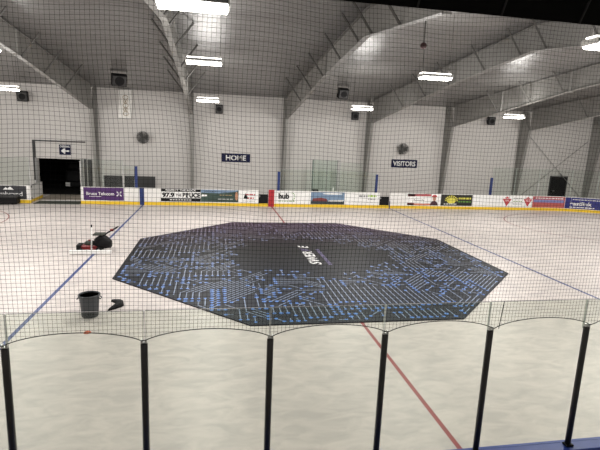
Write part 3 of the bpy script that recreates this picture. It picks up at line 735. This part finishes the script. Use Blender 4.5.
for path in paths:
    pts = [Vector((i * G, j * G)) for i, j in path]
    k = 0
    while k < len(pts) - 1:
        e = k + 1
        while e < len(pts) - 1 and (pts[e + 1] - pts[e] - (pts[e] - pts[e - 1])).length < 1e-6: e += 1
        quad(pts[k], pts[e], .032, .0292, 1); k = e
    for p in ([pts[0], pts[-1]] if rnd.random() < .6 else [pts[0]]):
        r_ = rnd.choice((.045, .055, .065))
        vs = [bm.bm.verts.new((p.x + r_ * cos(2 * pi * q / 8), p.y + r_ * sin(2 * pi * q / 8) + 13.22, .0300)) for q in range(8)]
        bm.bm.faces.new(vs).material_index = 2
bmesh.ops.recalc_face_normals(bm.bm, faces=bm.bm.faces)
for f in bm.bm.faces:
    if f.material_index and f.normal.z < 0: f.normal_flip()
me = bpy.data.meshes.new('mat_sheet'); bm.bm.to_mesh(me); bm.bm.free()
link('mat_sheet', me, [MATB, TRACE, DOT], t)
MATW = mat('mat_white_print', (.80, .80, .80), .5, noise=.05); MATV = mat('mat_violet_print', (.12, .10, .22), .5, noise=.1)
def mat_text(s, x, y, w, h, m, shear=.25):
    me = text_mesh(s, w, h, shear, .03)
    me.transform(Matrix.Translation((x, y, .0315)) @ Matrix.Rotation(pi / 2, 4, 'Z'))
    link('lettering', me, m, t)
mat_text('SWER', -.02, 12.72, 1.95, .42, MATW); mat_text('V', -.02, 13.98, .45, .42, MATV); mat_text('E', -.02, 14.5, .4, .42, MATW)
b = MB(); yy = 11.7; rnd2 = random.Random(4)
while yy < 13.9: w = rnd2.uniform(.1, .22); b.box((.42, yy, .028), (.56, yy + w, .0305)); yy += w + .07
b.build('fine_print', MATV, t)

# ------------------------------------------------------------------ things on the floor
cx, cy = -6.76, 7.36
t = thing('garbage_can', 'round dark grey plastic garbage can standing on the floor', 'garbage can', (cx, cy, 0))
SR, SZ = .86, .82
MB().lathe([(r_ * SR, z_ * SZ) for r_, z_ in [(0, .02), (.215, .02), (.222, .0), (.23, .02), (.258, .45), (.262, .47), (.262, .50), (.268, .52), (.280, .66), (.275, .67), (.266, .66), (.252, .50), (.222, .05), (0, .05)]], (cx, cy, 0), 40).build('body', CANM, t)
MB().lathe([(r_ * SR, z_ * SZ) for r_, z_ in [(.274, .655), (.300, .655), (.304, .67), (.300, .69), (.275, .69), (.268, .67), (.274, .655)]], (cx, cy, 0), 40).build('rim', CANM, t)
for s in (-1, 1):
    b = MB(); b.tube([(cx + s * .232, cy - .07, .49), (cx + s * .275, cy - .065, .46), (cx + s * .275, cy + .065, .46), (cx + s * .232, cy + .07, .49)], .014, 8); b.build('handle', CANM, t)

def v_cloth():
    # a black cloth strip folded into a V on the floor, thickest at the fold
    path = [(-6.45, 8.37), (-6.36, 8.33), (-6.27, 8.26), (-6.20, 8.16), (-6.18, 8.02), (-6.22, 7.92), (-6.28, 7.84), (-6.35, 7.74), (-6.40, 7.66)]
    hw = [.05, .085, .10, .11, .13, .12, .09, .06, .02]; hh = [.05, .07, .09, .12, .13, .12, .09, .06, .03]
    rows = []
    for i, (x, y) in enumerate(path):
        x0, y0 = path[max(0, i - 1)]; x1, y1 = path[min(len(path) - 1, i + 1)]
        d = Vector((x1 - x0, y1 - y0, 0)).normalized(); n_ = Vector((-d.y, d.x, 0))
        row = []
        for k in range(13):
            a = pi * k / 12; q = hw[i] * cos(a) * .8
            z = hh[i] * max(0, sin(a)) ** .6 * (1 + .12 * sin(k * 1.9 + i * 1.3))
            row.append((x + n_.x * q, y + n_.y * q, z))
        rows.append(row)
    b = MB(); b.sheet(rows)
    b.bm.verts.ensure_lookup_table()
    bmesh.ops.holes_fill(b.bm, edges=[e for e in b.bm.edges if e.is_boundary], sides=0)
    return tag(b.build('folded_cloth', BLACK), 'crumpled black cloth folded in a V on the floor right of the garbage can', 'cloth')
v_cloth()
t = thing('disc_marker', 'small orange red disc lying on the floor in front of the garbage can', 'disc', (-6.57, 6.32, 0))
MB().lathe([(0, .035), (.035, .035), (.075, .012), (.085, .0), (.07, .0), (.0, .0)], (-6.57, 6.32, 0), 24).build('dome', ORANGE, t); MB().lathe([(0, .036), (.02, .036), (.02, .037), (0, .037)], (-6.57, 6.32, 0), 16).build('top_hole', mat('dull_red', (.3, .05, .03), .6, noise=.1), t)

# floor edging machine like a mower
ex, ey = -8.22, 14.0
t = thing('ice_edger', 'red and black walk behind edging machine with black bag on the blue line', 'machine', (ex, ey, 0))
def W(p): return (p[0] + ex, p[1] + ey, p[2])
def wb(a, b_, bev, name, m, par=t, seg=2): return MB().box(W(a), W(b_), bev, seg=seg).build(name, m, par)
wb((-.42, -.24, .07), (.2, .24, .26), .05, 'deck', MOWRED, seg=3)
wb((-.60, -.2, .04), (-.40, .2, .28), .03, 'cutter_head', BLACK)
eng = MB().lathe([(0, .26), (.16, .26), (.17, .30), (.17, .36), (.12, .40), (0, .41)], W((-.15, 0, 0)), 24).build('engine', OLIVE, t)
MB().lathe([(0, .41), (.06, .41), (.06, .44), (0, .445)], W((-.15, 0, 0)), 16).build('starter_cap', MOWRED, eng)
wb((-.33, -.1, .26), (-.22, .1, .36), .02, 'fuel_tank', OLIVE)
b = MB(); rows = []
for k in range(9):
    q = k / 8; x = .04 + .58 * q; hw = .25 * (1 - .25 * (2 * q - 1) ** 4); zt = .50 + .13 * sin(pi * min(1, q * 1.1)) - .1 * q ** 4; zb = .10 + .05 * q
    rows.append([W((x, hw * cs(a) if False else hw * math.copysign(abs(cos(a)) ** .5, cos(a)), (zt + zb) / 2 + (zt - zb) / 2 * math.copysign(abs(sin(a)) ** .5, sin(a)))) for a in [2 * pi * j / 20 for j in range(21)]])
b.sheet(rows); b.bm.verts.ensure_lookup_table()
bmesh.ops.remove_doubles(b.bm, verts=b.bm.verts, dist=1e-4); bmesh.ops.holes_fill(b.bm, edges=[e for e in b.bm.edges if e.is_boundary], sides=0)
b.build('collection_bag', BLACK, t)
wb((.0, -.22, .64), (.42, .22, .69), .02, 'bag_lid', OLIVE)
for s in (-1, 1):
    h = MB().tube([W((-.05, s * .26, .2)), W((.25, s * .27, .55)), W((.66, s * .25, .82)), W((.80, s * .22, .90))], .014, 8).build('handle_tube', BLACK, t)
MB().tube([W((.80, -.22, .90)), W((.86, -.15, .93)), W((.86, .15, .93)), W((.80, .22, .90))], .018, 8).build('grip', BLACK, t)
wb((.6, -.08, .78), (.72, .08, .86), .015, 'control_box', MOWRED)
for x, r in ((-.42, .09), (.22, .11)):
    for s in (-1, 1):
        w_ = MB().lathe([(0, -.03), (r * .8, -.03), (r, -.02), (r, .02), (r * .8, .03), (0, .03)], W((x, s * .28, r)), 20, 'y').build('wheel', BLACK, t)
        MB().lathe([(0, -.035), (r * .4, -.035), (r * .4, .035), (0, .035)], W((x, s * .28, r)), 14, 'y').build('hub', LGREY, w_)
t = thing('wide_squeegee', 'wide white floor squeegee with upright handle leaning on the red machine', 'squeegee', (-8.24, 13.48, 0))
MB().box((-8.96, 13.43, .03), (-7.5, 13.53, .16), .008).build('blade_holder', mat('bright_white_plastic', (.93, .93, .92), .4, noise=.02), t); MB().box((-8.95, 13.47, 0), (-7.53, 13.49, .03)).build('rubber_blade', LGREY, t)
MB().tube([(-8.2, 13.49, .08), (-8.19, 13.60, 1.0)], .024, 10).build('handle', WHITE, t); MB().tube([(-8.19, 13.60, 1.0), (-8.19, 13.61, 1.1)], .024, 10).build('end_grip', BLACK, t)

# ------------------------------------------------------------------ near boards, posts, glass
t = thing('dasher_board', 'near rink boards with a blue top rail at the bottom right', 'rink boards', (0, -.05, 0))
MB().box((-21.5, -.06, .2), (21.5, .06, 1.03)).build('panel', WHITE, t); MB().box((-21.5, -.06, 0), (21.5, .075, .2)).build('kickplate', YELLOW, t); MB().box((-21.5, -.10, 1.03), (21.5, .10, 1.07), .01).build('cap_rail', CAPBLUE, t)
X0, S = -5.6044, 1.2192
ORD = ['black glass post at the left edge of the near boards', 'second black glass post from the left, below the garbage can', 'third black glass post from the left, below the mat front corner', 'fourth black glass post, beside the red centre line', 'second black glass post from the right edge', 'rightmost black glass post standing on the blue rail']
POSTS = []
def near_post():
    t = thing('glass_post', 'x', 'post', (0, 0, 1.07), 'black posts between the near glass panes')
    MB().lathe([(0, 0), (.034, 0), (.034, 1.515), (.030, 1.525), (0, 1.525)], (0, 0, 0), 20).build('post', BLACKPOST, t, world=False)
    MB().box((-.05, -.045, 0), (.05, .03, .025), .004).build('base_plate', BLACK, t, world=False)
    MB().box((-.03, -.02, 1.525), (.03, .02, 1.535)).box((-.028, -.02, 1.53), (-.012, .02, 1.56), .003).box((.012, -.02, 1.53), (.028, .02, 1.56), .003).build('clip', ALU, t, world=False)
    return t
pp = near_post()
for i in range(-4, 9):
    o = pp if i == -4 else copy_tree(pp)
    o.location = (X0 + i * S, 0, 1.07)
    o['label'] = ORD[i] if 0 <= i < 6 else 'black glass post of the near boards beyond the %s edge of the picture' % ('left' if i < 0 else 'right')
    if i == -4: pass
PL = ['near glass pane cut by the left edge of the picture', 'near glass pane in front of the garbage can', 'near glass pane in front of the left corner of the mat', 'near glass pane in front of the mat middle', 'near glass pane crossed by the red centre line', 'near glass pane second from the right edge', 'near glass pane cut by the right edge over the blue rail']
for i in range(-3, 9):
    xa, xb = X0 + (i - 1) * S + .008, X0 + i * S - .008
    L = PL[i] if 0 <= i < 7 else 'near glass pane beyond the %s edge of the picture' % ('left' if i < 0 else 'right')
    t = thing('glass_screen', L, 'glass', ((xa + xb) / 2, .05, 1.07), 'near clear glass panes')
    MB().box((xa, .044, 1.07), (xb, .056, 2.9)).build('pane', GLASSN, t)
    MB().box((xa - .004, .043, 2.55), (xa, .057, 2.9)).build('side_edge', PALEEDGE, t); MB().box((xb, .043, 2.55), (xb + .004, .057, 2.9)).build('side_edge', PALEEDGE, t)
    MB().box((xa, .043, 2.9), (xb, .057, 2.903)).build('top_edge', GREYP, t)

# ------------------------------------------------------------------ the safety net
t = thing('safety_net', 'black knotted safety netting hung above the near glass', 'net', (-3, -.06, 2.7))
NX0, NX1, NS, NZ1 = -10.2, 5.2, .039, 7.85
def zbot(x):
    q = ((x - X0) / S) % 1.0; return 2.625 + .115 * (4 * q * (1 - q)) ** .7
def nwarp(x, z):
    k = min(1, max(0, (z - 2.75) / 1.5))
    dx = k * (.022 * sin(x * 2.1 + z * 1.3) + .012 * sin(z * 4.3 + x * 1.1) + .03 * sin(z * .8 + 1.5) * sin(x * .5))
    dz = k * (.020 * sin(x * 1.7 - z * .9 + 1) + .012 * sin(x * 5.1 + z * 2.2) - .05 * math.sin(x * .55 + 2.6) ** 2)
    return (x + dx, -.055 - k * (.03 + .03 * sin(x * 1.3 + z * .7)), z + dz)
verts = []; faces = []
def strand(pts, r=.0013):
    base = len(verts)
    for i, p in enumerate(pts):
        a = Vector(pts[max(0, i - 1)]); c = Vector(pts[min(len(pts) - 1, i + 1)]); d = (c - a).normalized()
        s1 = Vector((0, 1, 0)); s2 = d.cross(s1).normalized()
        for k in range(3):
            q = 2 * pi * k / 3; verts.append(Vector(p) + (s1 * cos(q) + s2 * sin(q)) * r)
    for i in range(len(pts) - 1):
        for k in range(3):
            faces.append((base + i * 3 + k, base + i * 3 + (k + 1) % 3, base + i * 3 + 3 + (k + 1) % 3, base + i * 3 + 3 + k))
nxn = int((NX1 - NX0) / NS)
for i in range(nxn + 1):
    x = NX0 + i * NS; z0 = zbot(x); n = 38
    zs = [z0 + (NZ1 - z0) * (k / n) ** 1.15 for k in range(n + 1)]
    strand([nwarp(x, z) for z in zs])
z = 2.625 + NS / 2
while z < NZ1:
    run = []
    for k in range(int((NX1 - NX0) / .1) + 1):
        x = NX0 + k * .1
        if z >= zbot(x): run.append(nwarp(x, z))
        else:
            if len(run) > 1: strand(run)
            run = []
    if len(run) > 1: strand(run)
    z += NS
me = bpy.data.meshes.new('mesh_netting'); me.from_pydata([tuple(v) for v in verts], [], faces)
link('netting', me, NETM, t)
b = MB(); b.tube([nwarp(NX0 + k * .04, zbot(NX0 + k * .04)) for k in range(int((NX1 - NX0) / .04))], .0045, 5); b.build('bottom_rope', BLACK, t)
b = MB(); b.tube([nwarp(NX0 + k * .1, NZ1) for k in range(int((NX1 - NX0) / .1))], .006, 5); b.build('top_rope', BLACK, t)
b = MB(); b.tube([nwarp(X0 + 4 * S + .06, 2.63), nwarp(X0 + 4 * S + .08, 2.95)], .004, 5); b.build('lacing', BLACK, t)

# ------------------------------------------------------------------ black valance over the viewing opening
t = thing('overhead_valance', 'black overhead valance across the top right of the view', 'valance', (0, -3.4, 4.9))
b = MB(); b.prism([(-3.3, 4.895), (-3.3, 4.93), (-3.72, 5.77), (-3.76, 5.75)], 'x', -12, 10); b.build('panel', VBLACK, t)
SEAM = mat('seam_grey', (.02, .02, .02), .8, noise=.1)
for k in range(24):
    x = -5.59 + k * .21
    b = MB(); b.prism([(-3.305, 4.893), (-3.30, 4.90), (-3.755, 5.75), (-3.765, 5.748)], 'x', x - .0016, x + .0016); b.build('seam', SEAM, t)
for x in (-6.5, -2.6): MB().tube([(x, -3.73, 5.74), (x, -3.73, zroof(-3.73) - .04)], .03, 8).build('hanger', BLACK, t)

# ------------------------------------------------------------------ world and view
w = bpy.data.worlds.new('world'); scene.world = w; w.use_nodes = True
w.node_tree.nodes['Background'].inputs[0].default_value = (.02, .02, .02, 1); w.node_tree.nodes['Background'].inputs[1].default_value = 1
vs = scene.view_settings; vs.view_transform = 'Standard'; vs.look = 'None'; vs.gamma = 1; vs.use_curve_mapping = False; vs.exposure = 0.0
